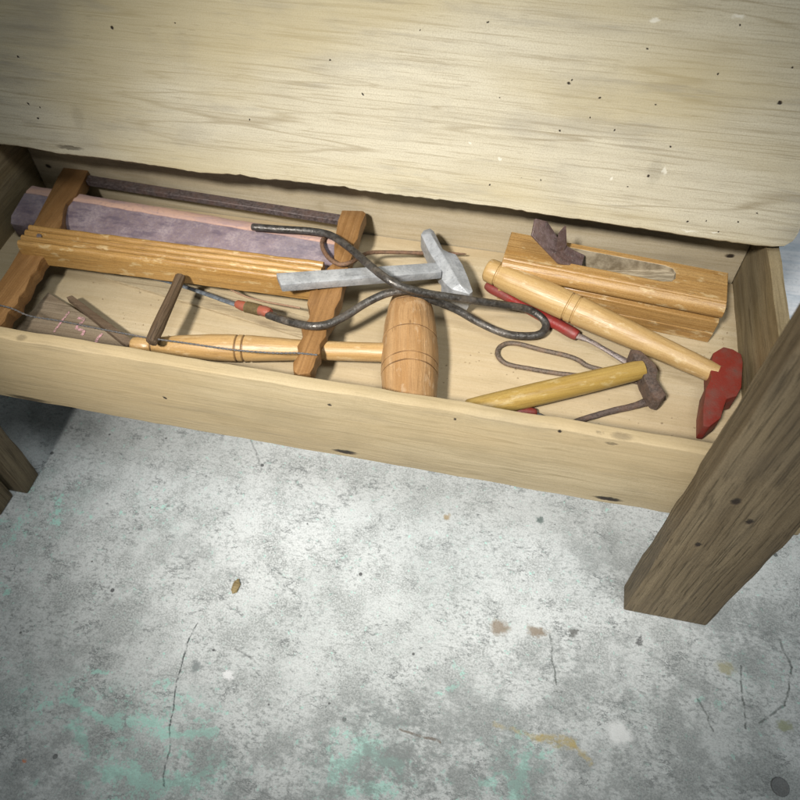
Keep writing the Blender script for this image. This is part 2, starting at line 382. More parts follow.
RIBS = [((0.1766,-0.2167),(0.2209,-0.2256),.0042,.9),((0.2209,-0.2256),(0.2602,-0.2223),.0050,1),((0.2602,-0.2223),(0.3181,-0.2150),.0035,.95),((0.2437,-0.2569),(0.2759,-0.2584),.0065,1),((0.2759,-0.2584),(0.3125,-0.2530),.0048,1),((0.3125,-0.2530),(0.3321,-0.2339),.0030,.7),
        ((0.1921,-0.2397),(0.2122,-0.2434),.0040,1),((0.2122,-0.2434),(0.2223,-0.2530),.0028,.9),((0.1579,-0.2206),(0.1838,-0.2067),.0040,.7),((0.4232,-0.2284),(0.4398,-0.2038),.0045,.9),((0.4398,-0.2038),(0.4708,-0.2065),.0050,.95),((0.4378,-0.2364),(0.4629,-0.2201),.0040,.8),
        ((0.5670,-0.2094),(0.5686,-0.1869),.0062,1),((0.5686,-0.1869),(0.5736,-0.1728),.0040,.8),((0.4958,-0.1503),(0.5142,-0.1295),.0035,.6),((0.5142,-0.1295),(0.5043,-0.1176),.0025,.5),((0.0573,-0.0967),(0.0573,-0.0658),.0045,.7),((0.0850,-0.0601),(0.0819,-0.0329),.0050,.7),
        ((0.1024,-0.0451),(0.1224,-0.0524),.0040,.5),((0.1779,-0.0318),(0.1910,-0.0245),.0035,.4),((0.1983,-0.1881),(0.2072,-0.1828),.0020,.8),((0.2615,-0.1199),(0.2717,-0.1235),.0015,.4),((0.7138,-0.1049),(0.7301,-0.1115),.0030,.4),((0.7709,-0.0605),(0.7832,-0.0821),.0040,.4),((0.7582,0.0785),(0.7342,0.0569),.0045,.5),
        ((0.0695,-0.1329),(0.0795,-0.1359),.0030,.8),((0.5392,-0.2116),(0.5530,-0.1939),.0030,.6),((0.5889,-0.1864),(0.5969,-0.1756),.0020,.5),((0.1762,-0.2874),(0.1885,-0.2774),.0020,.5),((0.2464,-0.0545),(0.2596,-0.0678),.0042,.22),((0.3702,-0.0290),(0.3884,-0.0412),.0042,.22)]
DARK = [((0.4710,-0.1996),.07,.8),((0.0346,0.0541),.05,.3),((0.6804,-0.1035),.06,.5),((0.7506,-0.0449),.06,.55),((0.1812,-0.2638),.08,.55),((0.6241,0.0074),.04,.45),((0.4621,-0.2349),.05,.8),((0.3627,-0.2629),.11,.6),((0.5713,-0.2121),.12,.6),((0.7116,-0.1756),.12,.5),((0.1502,-0.1693),.07,.3),((0.5068,-0.1645),.05,.6),((0.4033,-0.2020),.04,.5),((0.5959,-0.1211),.05,.45),((0.2369,-0.0725),.04,.3)]  # floor dirt, with leg shadows and light fading towards the front painted in
def axis_pts(a, b_, st):
    return np.concatenate([[-6, -3, -1.6], np.arange(a, b_, st), [1.9, 3, 6]])
gx = axis_pts(-.15, 1.15, .003); gy = axis_pts(-.50, .70, .003)
X, Y = np.meshgrid(gx, gy); px = X.ravel(); py = Y.ravel(); npt = px.size
# gentle wobble of the map
wx = .006*np.sin(px*61+py*23)+.004*np.sin(py*97-px*31+1.3)+.0025*np.sin(px*210+py*140); wy = .006*np.sin(py*57-px*37+.7)+.004*np.sin(px*103+py*11)+.0025*np.sin(py*190-px*160)
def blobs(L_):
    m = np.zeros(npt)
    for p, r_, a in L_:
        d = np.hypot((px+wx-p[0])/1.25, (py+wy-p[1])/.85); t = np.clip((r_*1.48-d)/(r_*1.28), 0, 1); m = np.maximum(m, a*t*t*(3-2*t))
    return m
rm = np.zeros(npt)
for a, b_, r_, k_ in RIBS:
    a = np.array(a); b_ = np.array(b_); ab = b_-a; t = np.clip(((px+wx*.5-a[0])*ab[0]+(py+wy*.5-a[1])*ab[1])/(ab@ab), 0, 1)
    d = np.hypot(px+wx*.5-a[0]-t*ab[0], py+wy*.5-a[1]-t*ab[1]); rm = np.maximum(rm, k_*np.clip(1-d/(1.75*r_), 0, 1))
me = bpy.data.meshes.new('floor'); nx, ny = len(gx), len(gy)
co3 = np.stack([px, py, np.zeros(npt)], 1)
ii = (np.arange(ny-1)[:,None]*nx+np.arange(nx-1)[None,:]).ravel()
fc = np.stack([ii, ii+1, ii+nx+1, ii+nx], 1)
me.vertices.add(npt); me.vertices.foreach_set('co', co3.ravel())
me.loops.add(fc.size); me.loops.foreach_set('vertex_index', fc.ravel())
me.polygons.add(len(fc)); me.polygons.foreach_set('loop_start', np.arange(len(fc))*4)
me.update(calc_edges=True); me.validate()
ca = me.attributes.new('wear_shade_map', 'FLOAT_COLOR', 'POINT')
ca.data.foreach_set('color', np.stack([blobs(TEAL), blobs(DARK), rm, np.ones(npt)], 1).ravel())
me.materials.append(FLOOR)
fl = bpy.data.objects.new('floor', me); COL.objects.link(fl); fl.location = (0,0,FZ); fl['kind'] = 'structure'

# ================================================================== woods
PALE_D, PALE_M, PALE_L = (.30,.235,.13), (.54,.455,.285), (.70,.615,.43)
SH = [((0.1469,0.1152),.0022),((0.0534,0.0844),.0014),((0.0509,0.0452),.0016),((0.0573,0.0336),.0012),((0.0622,0.0438),.0014),((0.2028,0.1237),.0010),((0.3573,0.0846),.0014),((0.5167,0.1090),.0018),((0.5184,0.1121),.0010),((0.6681,0.1111),.0022),
      ((0.5414,0.1014),.0014),((0.6199,0.1263),.0012),((0.5669,0.1381),.0014),((0.4508,0.1457),.0012),((0.5164,0.0739),.0014),((0.5578,0.0785),.0011),((0.5822,0.1006),.0011),((0.6012,0.0712),.0012),((0.5908,0.0468),.0017),((0.5371,0.0861),.0011),
      ((0.6246,0.1588),.0012),((0.6677,0.1350),.0014),((0.4674,0.0235),.0013),((0.4920,0.0327),.0010),((0.5083,0.0331),.0009),((0.4527,0.0038),.0012),((0.5778,0.0360),.0010),((0.6807,0.0269),.0012),((0.6689,0.0184),.0012),((0.6566,0.0079),.0014),((0.6447,0.0159),.0012),((0.6305,0.0130),.0014),((0.4665,0.0936),.001),((0.4006,0.1360),.0009),((0.2593,0.0541),.0009),((0.3303,0.1083),.001)]
spots = [((x,0,v), r*.62) for (x, v), r in SH]
spots += [((x,0,v), .006, (2.2,1,.35), .6) for x, v in [(0.0822,0.0094)]]
spots += [((x,0,v), .009, (.7,1,1.2), .16) for x, v in [(0.5952,0.0506), (0.0974,0.0380)]]
M_SLAB = wood('pale_plank', (.26,.20,.11), (.60,.545,.41), (.69,.635,.49), 'x', rough=.6, stain=.42, staincol=(.25,.23,.20), lines=.5, fine=.42, mottle=.08, holes=.06, spots=spots, bump=.22, linefreq=9, pores=.35, gsk=.8, tint=(.50,.41,.22,.6),
    scuffs=[((x,0,v), r_*.6, a_, .8) for (x, v), r_, a_ in [((0.5676,0.1571),.004,(1.6,1,.6)),((0.6217,0.1635),.004,(1.8,1,.6)),((0.6350,0.0057),.004,(2.4,1,.35)),((0.6015,0.0530),.0035,(.6,1,1.6)),((0.4727,0.0471),.002,(1,1,1)),((0.5622,0.0416),.002,(1,1,1.8)),((0.4470,0.0564),.0015,(1,1,1)),((0.6551,0.0077),.003,(2,1,.4))]])
BL = Vector((.35,.11,FZ))                # the bench's base point
def L(p): return Vector(p)-BL
M_FRONT = wood('pale_board', PALE_D, (.46,.37,.225), (.56,.465,.305), 'x', off=(2,1,.3), rough=.6, stain=.25, staincol=(.22,.18,.12), lines=.6, fine=.40, holes=.08, bump=.35, gsk=1.1, mottle=.34, tint=(.42,.30,.15,.4),
    spots=[(L((0.3865,-0.0120,-0.0204)),.010,(1.0,1,.28)),(L((0.6001,-0.0120,-0.0216)),.010,(1.1,1,.25)),(L((0.0987,-0.0120,-0.0249)),.012,(1.6,1,.25),.8),
           (L((0.5863,-0.0120,0.0539)),.003,(1.6,1,.5),.5),(L((0.5918,-0.0080,0.0598)),.0035,(2.2,1,.5),.4),(L((0.5784,-0.0080,0.0608)),.0022,(2,1,.5),.5),(L((0.5492,-0.0120,0.0579)),.0016,(1,1,1)),(L((0.4743,-0.0120,0.0512)),.0014,(1,1,1)),
           (L((0.3794,-0.0120,0.0436)),.0014,(1,1,1)),(L((0.2384,-0.0120,0.0144)),.0016,(1,1,1)),(L((0.1298,-0.0080,0.0589)),.0035,(1.3,1,1),.4)], pores=.5)
M_TRAY = wood('pale_tray_board', (.33,.25,.13), (.47,.375,.235), (.55,.46,.315), 'x', off=(5,2,.7), rough=.62, stain=.22, staincol=(.25,.19,.11), lines=.35, fine=.2, holes=.04, bump=.25, speck=.7, gsk=.8, mottle=.25, tint=(.50,.36,.20,.35))
M_BACK = wood('pale_back_board', (.33,.25,.13), (.48,.40,.27), (.60,.52,.38), 'x', off=(1,8,.2), rough=.62, stain=.2, lines=.3, fine=.25, bump=.25,
    spots=[(L((0.6876,0.2285,0.0313)),.004,(1.1,1,.6)),(L((0.0153,0.2285,0.0320)),.0035,(1.1,1,.7))])
M_END = wood('brown_end_board', (.12,.085,.04), (.25,.19,.10), (.37,.295,.175), 'y', off=(4,3,.9), rough=.6, stain=.45, staincol=(.14,.11,.07), lines=.5, fine=.45, bump=.35, mottle=.3)
M_LEG = wood('weathered_oak', (.045,.032,.016), (.155,.115,.066), (.28,.22,.135), 'z', rough=.7, stain=.35, staincol=(.10,.08,.055), lines=.45, fine=.75, bump=.8, linefreq=8, pores=.3, k=1.15,
    spots=[(L((0.6714,-0.0380,0.0474)),.0030,(1,1,1.5)),(L((0.6883,-0.0380,0.0245)),.0026,(1,1,1.5)),(L((0.6680,-0.0380,-0.0216)),.0022,(1,1,1.5))])

# ================================================================== the bench
bench = thing('tool_bench', 'pale worn wooden bench with a shallow tool tray, upright plank and stout dark legs', 'bench', BL)
W, LX = .2285, .70
part('bottom_panel', box(-.004,LX+.004,-.0005,W+.0005,-.012,0, .0005, 1), M_TRAY, bench)
part('front_board', box(-.045,.745,-.012,-.0008,-.0277,.06, .0016, 2, 60, .0009), M_FRONT, bench)
part('end_panel', box(-.0105,-.0005,0,W+.012,-.0135,.0743, .0012, 2, 16, .0007), M_END, bench)
part('end_panel', box(LX+.0005,LX+.0110,0,W+.012,-.0135,.0743, .0012, 2, 16, .0007), M_END, bench)
part('back_board', box(0,LX,W+.001,W+.011,-.014,.071, .001, 2, 30, .0006), M_BACK, bench)
# upright plank: wavy lower edge, rounded lower right corner
EDGE = [(-0.0529,0.0030),(0.0097,0.0037),(0.0354,0.0039),(0.0701,0.0015),(0.1103,0.0025),(0.1593,0.0020),(0.2073,0.0005),(0.2455,0.0034),(0.2687,0.0018),(0.2828,0.0036),(0.3268,0.0037),(0.3413,0.0046),(0.3558,0.0029),(0.3914,0.0034),(0.4266,0.0040),
        (0.4612,0.0041),(0.4826,0.0043),(0.5015,0.0032),(0.5227,0.0025),(0.5353,0.0025),(0.5544,0.0024),(0.5745,0.0016),(0.6040,0.0013),(0.6285,0.0003),(0.6608,-0.0004),(0.6846,-0.0006),(0.7016,0.0002),(0.7103,0.0019),(0.7148,0.0066),(0.7162,0.0112),(0.7156,0.0189)]
xr, vr = EDGE[-1]
b = bmesh.new(); cols = []
xs = []
for (xa, va), (xb, vb) in zip(EDGE, EDGE[1:]):
    k = max(1, int((xb-xa)/.004))
    for i in range(k):
        t = i/k; x = xa+(xb-xa)*t; v = va+(vb-va)*t + noise.noise(Vector((x*160, 3, 0)))*.0009+noise.noise(Vector((x*500, 9, 0)))*.0004
        xs.append((x, v))
xs = [(-.16, xs[0][1]), (-.12, xs[0][1]+.002)] + xs + [(xr, vr), (xr+.0025, vr+.012), (xr+.003, .05), (xr+.003,.2)]
TOP = .27
for i, (x, v) in enumerate(xs):
    e = .0016 if i < len(xs)-1 else .001
    cols.append([b.verts.new((x, d, max(v+h, 0) if False else v+h)) for d, h in ((0, .004), (.0005, .0013), (.0022, 0), (.0225, .0004), (.025, .003))] + [b.verts.new((x, .025, TOP)), b.verts.new((x, 0, TOP))])
for A_, B_ in zip(cols, cols[1:]):
    for k in range(7): b.faces.new((A_[k], A_[(k+1)%7], B_[(k+1)%7], B_[k]))
b.faces.new(cols[0]); b.faces.new(cols[-1][::-1])
part('upright_plank', b, M_SLAB, bench, 30, local=(Vector((0,.188,.08))-BL, (R(-15),0,0)))
# legs
def rot_about(b, c, a, ax='X'):
    c = Vector(c); b.transform(Matrix.Translation(c) @ Matrix.Rotation(a, 4, ax) @ Matrix.Translation(-c)); return b
part('leg', box(.6475,.7215,-.038,-.0135,FZ,.30, .0022, 3, 34, .0012), M_LEG, bench)
part('leg', box(-.028,.0465,-.038,-.0135,FZ,.30, .0022, 3, 34, .0012), M_LEG, bench)
part('leg_batten', box(-.050,.0335,-.066,-.0425,FZ+.001,.30, .0022, 3, 34, .0012), M_LEG, bench)
part('leg', box(.645,.700,W+.0125,W+.035,FZ,.068, .002, 2, 14, .0008), M_LEG, bench)
part('leg', box(.0,.055,W+.0125,W+.035,FZ,.068, .002, 2, 14, .0008), M_LEG, bench)

# ================================================================== frame saw
M_ORANGE = wood('varnished_orange_beech', (.13,.055,.014), (.38,.205,.058), (.51,.305,.105), 'x', off=(.3,.2,.1), rough=.36, stain=.25, staincol=(.16,.08,.025), lines=.3, fine=.35, bump=.55, spec=.5, wear=.35, wearcol=(.75,.62,.36), k=1.3, pores=.6)
M_ARM = wood('orange_brown_beech', (.14,.065,.02), (.25,.125,.042), (.39,.215,.085), 'y', off=(.8,.2,.5), rough=.45, stain=.45, staincol=(.13,.065,.025), lines=.3, fine=.4, bump=.5, spec=.4, mottle=.45, k=1.2)
M_BLADE = iron('dark_brown_steel', (.085,.062,.058), (.17,.135,.13), (.13,.07,.05), .5, .55, .35, 90)
M_WIRE = iron('dull_wire', (.10,.10,.105), (.22,.22,.22), (.16,.10,.06), .4, .45, .7, 200)
M_STICK = wood('dark_stick_wood', (.03,.018,.01), (.11,.07,.04), (.20,.14,.085), 'y', off=(.1,.9,.3), rough=.6, stain=.3, lines=.4, fine=.7, bump=.7)
saw = thing('frame_saw', 'wooden frame saw with a fluted orange beam, scalloped arms, brown blade and twisted wire', 'saw', (.2,.13,0))
za = .033
LA = [(0.0313,0.2371,0.0330),(0.0335,0.2158,0.0330),(0.0373,0.1939,0.0330),(0.0408,0.1712,0.0330),(0.0448,0.1481,0.0330),(0.0485,0.1244,0.0330),(0.0513,0.1028,0.0330),(0.0534,0.0832,0.0330),(0.0543,0.0628,0.0330),(0.0565,0.0410,0.0330),(0.0617,0.0195,0.0330),(0.0732,0.0126,0.0330),(0.0820,0.0167,0.0330),
      (0.0836,0.0251,0.0330),(0.0807,0.0351,0.0330),(0.0825,0.0403,0.0330),(0.0837,0.0465,0.0330),(0.0803,0.0544,0.0330),(0.0818,0.0621,0.0330),(0.0800,0.0706,0.0330),(0.0776,0.0803,0.0330),(0.0791,0.0884,0.0330),(0.0766,0.0985,0.0330),(0.0777,0.1095,0.0330),(0.0746,0.1268,0.0330),(0.0722,0.1492,0.0330),(0.0649,0.1654,0.0330),(0.0614,0.1784,0.0330),(0.0653,0.1916,0.0330),(0.0627,0.2118,0.0330),(0.0586,0.2357,0.0330),(0.0529,0.2405,0.0330)]
part('arm', prism(LA, (0,0,-.013), .0012, 2), M_ARM, saw)
RA = [(0.3286,0.2174,0.0360),(0.3285,0.2026,0.0360),(0.3310,0.1859,0.0360),(0.3341,0.1671,0.0360),(0.3395,0.1467,0.0360),(0.3303,0.1268,0.0360),(0.3282,0.1088,0.0360),(0.3299,0.0933,0.0360),(0.3347,0.0860,0.0360),(0.3364,0.0770,0.0360),(0.3330,0.0648,0.0360),(0.3372,0.0566,0.0360),(0.3354,0.0453,0.0360),
      (0.3394,0.0374,0.0360),(0.3371,0.0284,0.0360),(0.3395,0.0206,0.0360),(0.3448,0.0165,0.0360),(0.3536,0.0203,0.0360),(0.3548,0.0278,0.0360),(0.3541,0.0361,0.0360),(0.3558,0.0418,0.0360),(0.3532,0.0511,0.0360),(0.3558,0.0604,0.0360),(0.3539,0.0702,0.0360),(0.3565,0.0833,0.0360),(0.3552,0.0913,0.0360),(0.3569,0.1048,0.0360),(0.3547,0.1203,0.0360),(0.3537,0.1418,0.0360),(0.3535,0.1575,0.0360),(0.3514,0.1733,0.0360),(0.3530,0.1819,0.0360),(0.3515,0.2000,0.0360),(0.3521,0.2176,0.0360),(0.3484,0.2206,0.0360)]
part('arm', prism(RA, (0,0,-.014), .0012, 2), M_ARM, saw)
def flute(y0, y1, zt, zb, n=4, d=.0030):
    p = [(y0, zb), (y0-.0005, zt-.006)]
    w_ = (y1-y0)/n
    for i in range(n):
        a = y0+w_*i
        for t, dz in ((.02,-d),(.12,-d*.45),(.30,-d*.08),(.50,0),(.72,-d*.12),(.90,-d*.5),(.985,-d)): p.append((a+w_*t, zt+dz))
    p += [(y1, zt-.004), (y1, zb)]
    return p
a_b = math.atan2(.126-.131, .27)
part('beam', sweepx(flute(-.0135,.0135,.046,.0225), 0, .279, 60, None, rotz_m((.0555,.1175,0), R(1.3)), .0005), M_ORANGE, saw)
part('nail_head', lathe((0.0712,0.1171,0.0455), (0.0719,0.1164,0.0462), [(0,.0022),(1,.0020)], 14), M_BLADE, saw)
# blade: stiff flat bar between the arms' back ends
b = bmesh.new(); A0 = Vector((0.0572,0.2229,0.0300)); A1 = Vector((0.3328,0.2113,0.0320))
dx = (A1-A0).normalized(); px_ = Vector((-dx.y, dx.x, 0))
part('blade', prism([A0+px_*.0045, A0-px_*.0055, A1-px_*.0050, A1+px_*.0045], (0,0,-.006), .0006, 1), M_BLADE, saw)
W1 = [(0.0556,0.0406,0.0345),(0.0814,0.0386,0.0345),(0.0990,0.0369,0.0300),(0.1238,0.0398,0.0260),(0.1632,0.0366,0.0280),(0.2111,0.0306,0.0340)]
W2 = [(0.2111,0.0306,0.0340),(0.2444,0.0301,0.0360),(0.2874,0.0307,0.0365),(0.3201,0.0346,0.0360),(0.3372,0.0370,0.0372),(0.3544,0.0384,0.0372)]
def twist(pts, r=.00045, pitch=.007):
    C = spline(pts, 8); b = bmesh.new()
    D = [0]
    for p, q in zip(C, C[1:]): D.append(D[-1]+(q-p).length)
    for ph in (0, PI):
        out = []
        n = int(D[-1]/pitch*6)
        for i in range(n+1):
            d = D[-1]*i/n; k = 0
            while k < len(D)-2 and D[k+1] < d: k += 1
            t = (d-D[k])/(D[k+1]-D[k]); c = C[k].lerp(C[k+1], t); a = d/pitch*2*PI+ph
            tg = (C[k+1]-C[k]).normalized(); u = Vector((0,0,1)); w_ = tg.cross(u).normalized()
            out.append(c+u*math.sin(a)*r*.9+w_*math.cos(a)*r*.9)
        b = tube(out, r, 6, 1, b)
    return b
part('tension_wire', join(twist(W1), twist(W2)), M_WIRE, saw)
part('tension_wire', tube([(0.1954,0.1239,0.0180),(0.2229,0.1220,0.0200),(0.2664,0.1097,0.0140),(0.3195,0.1007,0.0200)], .0008, 6, 6), iron('copper_wire', (.30,.17,.10), (.42,.27,.18), (.2,.1,.06), .4, .5, .5, 200), saw)
T0, T1 = Vector((0.2122,0.1019,0.0370)), Vector((0.2158,0.0260,0.0340))
part('toggle_stick', lathe(T0, T1, [(0,.003),(.015,.0046),(.25,.0047),(.6,.0050),(.8,.0054),(.985,.0050),(1,.0032)], 9, None, .0008), M_STICK, saw)

# ================================================================== pink stone bar
s = NT('speckled_purple_stone')
n1 = s.noise(s.map((60,60,60)), 1, 6, .7); n2 = s.noise(s.co, 420, 4, .7); n3 = s.noise(s.map((38,130,60), rot=(0,0,.85)), 1, 5, .65); n4 = s.noise(s.co, 14, 3)
col = s.mix(s.ramp(n1, .35, .68), (.225,.165,.170), (.36,.285,.285))
col = s.mix(s.ramp(n2, .42, .62, 0, .6), col, (.20,.15,.19))
col = s.mix(s.ramp(n3, .47, .66, 0, .60), col, (.10,.075,.105))
col = s.mix(s.ramp(n4, .45, .7, 0, .2), col, (.25,.26,.30))
M_STONE = s.fin(col, .75, s.bump(s.math('ADD', n2, n1), .6, .001), 0, .3)
s = NT('pink_edge')
n1 = s.noise(s.map((20,120,120)), 1, 5, .6); n2 = s.noise(s.co, 300, 3)
col = s.mix(s.ramp(n1, .4, .7), (.56,.35,.26), (.38,.26,.25)); col = s.mix(s.ramp(n2, .55, .7, 0, .5), col, (.3,.2,.2))
M_PINK = s.fin(col, .65, s.bump(n2, .4, .0008), 0, .3)
st = thing('whetstone', 'long pink and purple speckled stone bar lying inside the frame saw behind its beam', 'whetstone', (.18,.17,0))
Ms = rotz_m((.180,.1735,0), R(-2.2))
part('stone_body', sweepx([(-.022,.0),(-.025,.004),(-.025,.018),(-.020,.024),(.0085,.0297),(.0095,.0285),(.0175,.0),], -.170,.166, 40, None, Ms, .0010), M_STONE, st)
part('edge_strip', sweepx([(.0085,.022),(.0082,.0302),(.0105,.0312),(.0190,.0300),(.0215,.0280),(.0220,.008)], -.1685,.1655, 40, None, Ms, .0008), M_PINK, st)

# ================================================================== big bent iron tongs
M_IRON = iron('forged_iron', (.075,.068,.060), (.115,.108,.100), (.12,.085,.055), .35, .38, .65, 40)
M_RED = paint('red_paint', (.19,.022,.013), (.09,.04,.03), .5, .42, 60)
big = thing('iron_tongs', 'large bent iron rod with a looped end lying across the saw, hammer and mallet', 'tongs', (.42,.13,0))
R1 = [(0.2539,0.1758,0.0375),(0.2797,0.1775,0.0380),(0.3080,0.1798,0.0385),(0.3289,0.1742,0.0420),(0.3495,0.1576,0.0470),(0.3735,0.1317,0.0560),(0.3933,0.1110,0.0630),(0.4088,0.1054,0.0600),(0.4292,0.1094,0.0520),(0.4496,0.1148,0.0460),(0.4727,0.1236,0.0370),(0.4957,0.1342,0.0260),(0.5152,0.1420,0.0170),
      (0.5284,0.1396,0.0120),(0.5338,0.1317,0.0100),(0.5296,0.1222,0.0090),(0.5162,0.1172,0.0090),(0.4979,0.1152,0.0110),(0.4750,0.1200,0.0150),(0.4537,0.1228,0.0240),(0.4336,0.1199,0.0340),(0.4194,0.1164,0.0430),(0.4090,0.1122,0.0475),(0.3956,0.1064,0.0470),(0.3815,0.0959,0.0440),(0.3684,0.0822,0.0410),(0.3568,0.0706,0.0405),(0.3430,0.0649,0.0405),(0.3213,0.0711,0.0340),(0.2976,0.0811,0.0270)]
part('rod', tube(R1, .0035, 16, 8, None, .92, .0001), M_IRON, big)
part('tang', tube([(0.3038,0.0812,0.0270),(0.2674,0.0917,0.0210),(0.2235,0.1054,0.0160),(0.1842,0.1159,0.0120),(0.1358,0.1215,0.0090)], [.0032,.0024,.0020,.0016,.0012], 10, 7, None, .7, .0002), iron('blue_grey_steel', (.13,.15,.175), (.18,.205,.23), (.14,.12,.1), .2, .4, .5, 60), big)
c0, c1 = Vector((0.2636,0.0924,0.0220)), Vector((0.2996,0.0835,0.0275))
part('red_wrapping', lathe(c0, c1, [(0,.0028),(.04,.0038),(.2,.0044),(.3,.0042),(.31,.0038),(.68,.0038),(.69,.0044),(.85,.0048),(.97,.0042),(1,.003)], 18, None, .0007), paint('worn_red_binding', (.30,.075,.04), (.14,.07,.04), .8, .5, 120), big)
b = bmesh.new()
for i in range(9):
    f = .31+.37*i/8; c = c0.lerp(c1, f); d = (c1-c0).normalized()*.0010
    b = lathe(c-d, c+d, [(0,.0038),(.5,.0052),(1,.0038)], 16, b, .0005)
part('wire_winding', b, iron('brassy_wire', (.20,.14,.06), (.32,.24,.11), (.12,.08,.04), .5, .5, .5, 200), big)

# ================================================================== hooked skewer
sk_ = thing('hooked_spike', 'thin rusty brown spike with hooked end, its point beside the grey hammer head', 'spike', (.40,.19,0))
part('spike_rod', tube([(0.3215,0.1813,0.0335),(0.3217,0.1705,0.0345),(0.3269,0.1589,0.0360),(0.3361,0.1467,0.0390),(0.3472,0.1401,0.0405),(0.3566,0.1458,0.0400),(0.3602,0.1633,0.0320),(0.3666,0.1783,0.0240),(0.3863,0.1881,0.0190),(0.4087,0.1961,0.0150),(0.4313,0.2048,0.0110),(0.4509,0.2099,0.0090)],
     [.0021,.0021,.0021,.0021,.0021,.0020,.0020,.0018,.0018,.0018,.0019,.0006], 10, 7, None, 1, .0002), iron('rusty_rod', (.13,.075,.045), (.24,.14,.085), (.20,.10,.05), .6, .6, .3, 120), sk_)

# ================================================================== turned mallet
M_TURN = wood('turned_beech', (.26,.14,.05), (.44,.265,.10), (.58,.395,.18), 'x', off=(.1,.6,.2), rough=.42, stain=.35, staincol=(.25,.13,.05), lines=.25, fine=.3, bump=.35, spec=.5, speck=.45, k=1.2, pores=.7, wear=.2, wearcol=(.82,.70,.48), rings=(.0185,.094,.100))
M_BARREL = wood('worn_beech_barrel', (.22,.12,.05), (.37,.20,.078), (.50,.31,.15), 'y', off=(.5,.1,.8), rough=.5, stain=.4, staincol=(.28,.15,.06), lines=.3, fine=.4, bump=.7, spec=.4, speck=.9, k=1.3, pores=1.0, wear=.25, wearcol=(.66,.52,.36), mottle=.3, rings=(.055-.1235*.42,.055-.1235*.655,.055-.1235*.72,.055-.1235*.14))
mrot = R(11)
MO = Vector((0.4233,0.0757,0.0228))
mal = thing('wooden_mallet', 'barrel headed turned wooden mallet with ringed handle lying against the front board', 'mallet', (MO.x, MO.y, 0), mrot)
ax = Vector((math.cos(mrot), math.sin(mrot), 0)); ay = Vector((-ax.y, ax.x, 0))
def grv(prof, at, d=.0011, wd=.006):   # cut thin V grooves in a profile
    out = []
    def rad(f):
        for (a, r), (b_, q) in zip(prof, prof[1:]):
            if a <= f <= b_ and b_ > a: return r+(q-r)*(f-a)/(b_-a)
        return prof[-1][1]
    pts = [p for p in prof if all(abs(p[0]-g) > wd for g in at)]
    for g in at: pts += [(g-wd, rad(g-wd)), (g-wd*.35, rad(g)-d), (g+wd*.35, rad(g)-d), (g+wd, rad(g+wd))]
    return sorted(pts)
hb = MO + ay*.055; hf_ = MO - ay*.0685
bp = smoothprof([(0,.0125),(.015,.0165),(.06,.0195),(.20,.0232),(.42,.0258),(.55,.0262),(.70,.0258),(.85,.0242),(.97,.0235),(1,.0222)])
bp = [(f_, q_*.90) for f_, q_ in bp]
bp = [(0,.006)]+grv(bp, [.42,.655,.72,.14], .0010, .006)+[(1.0001,.006)]
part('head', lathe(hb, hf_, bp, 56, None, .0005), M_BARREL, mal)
h0 = Vector((0.1868,0.0372,0.0120)); h1 = Vector((0.4045,0.0636,0.0228)); HL = (h1-h0).length
hp = smoothprof([(0,.0052),(.012,.0068),(.05,.0072),(.075,.0064),(.10,.0072),(.20,.0096),(.32,.0112),(.43,.0116),(.55,.0104),(.70,.0086),(.85,.0080),(1,.0082)])
hp = [(0,.001)]+grv(hp, [.0185/HL,.094/HL,.100/HL], .0009, .005)
hd = (h1-h0).normalized(); hl = wm(mal).inverted() @ h0
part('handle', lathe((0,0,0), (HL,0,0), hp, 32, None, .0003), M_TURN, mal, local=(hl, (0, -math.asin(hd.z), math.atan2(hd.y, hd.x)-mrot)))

# ================================================================== grey metal hammer
s = NT('cast_aluminium')
n1 = s.noise(s.co, 90, 6, .65); n2 = s.noise(s.co, 500, 4, .6); n3 = s.noise(s.map((30,200,200)), 1, 4)
col = s.mix(s.ramp(n1, .35, .65), (.34,.35,.36), (.50,.51,.52)); col = s.mix(s.ramp(n2, .56, .70, 0, .6), col, (.18,.18,.19)); col = s.mix(s.ramp(n3, .58, .72, 0, .5), col, (.2,.2,.2))
M_ALU = s.fin(col, s.ramp(n2, .3, .7, .48, .7), s.bump(s.math('ADD', n1, n2), .45, .0009), .35, .5)
g0 = Vector((0.3037,0.0998,0.0530)); g1 = Vector((0.4332,0.1623,0.0330))
mh = thing('metal_hammer', 'small all grey metal hammer with square bar handle resting on the fluted beam', 'hammer', (g1.x, g1.y, 0), math.atan2(g0.y-g1.y, g0.x-g1.x))
d = (g1-g0); dn = Vector((d.x, d.y, 0)).normalized(); pn = Vector((-dn.y, dn.x, 0))
wA, wB = .0078, .0066
part('handle', prism([g0+pn*wA, g0+dn*.002-pn*wA*1.02, g1-pn*wB, g1+pn*wB], (0,0,-.0085), .0013, 2, None, .0003), M_ALU, mh)
hz = .0375
HT = [(0.4084,0.2011,0.0375),(0.4100,0.2071,0.0375),(0.4150,0.2109,0.0375),(0.4194,0.2075,0.0375),(0.4318,0.1850,0.0375),(0.4378,0.1821,0.0375),(0.4444,0.1808,0.0375),(0.4528,0.1679,0.0375),(0.4595,0.1537,0.0375),(0.4663,0.1376,0.0375),(0.4643,0.1335,0.0375),(0.4481,0.1364,0.0375),(0.4431,0.1404,0.0375),(0.4375,0.1468,0.0375),(0.4367,0.1568,0.0375),(0.4310,0.1635,0.0375),(0.4212,0.1775,0.0375)]
b = bmesh.new(); cA = Vector((0.4156,0.2025,0.0375)); cB = Vector((0.4582,0.1335,0.0375))
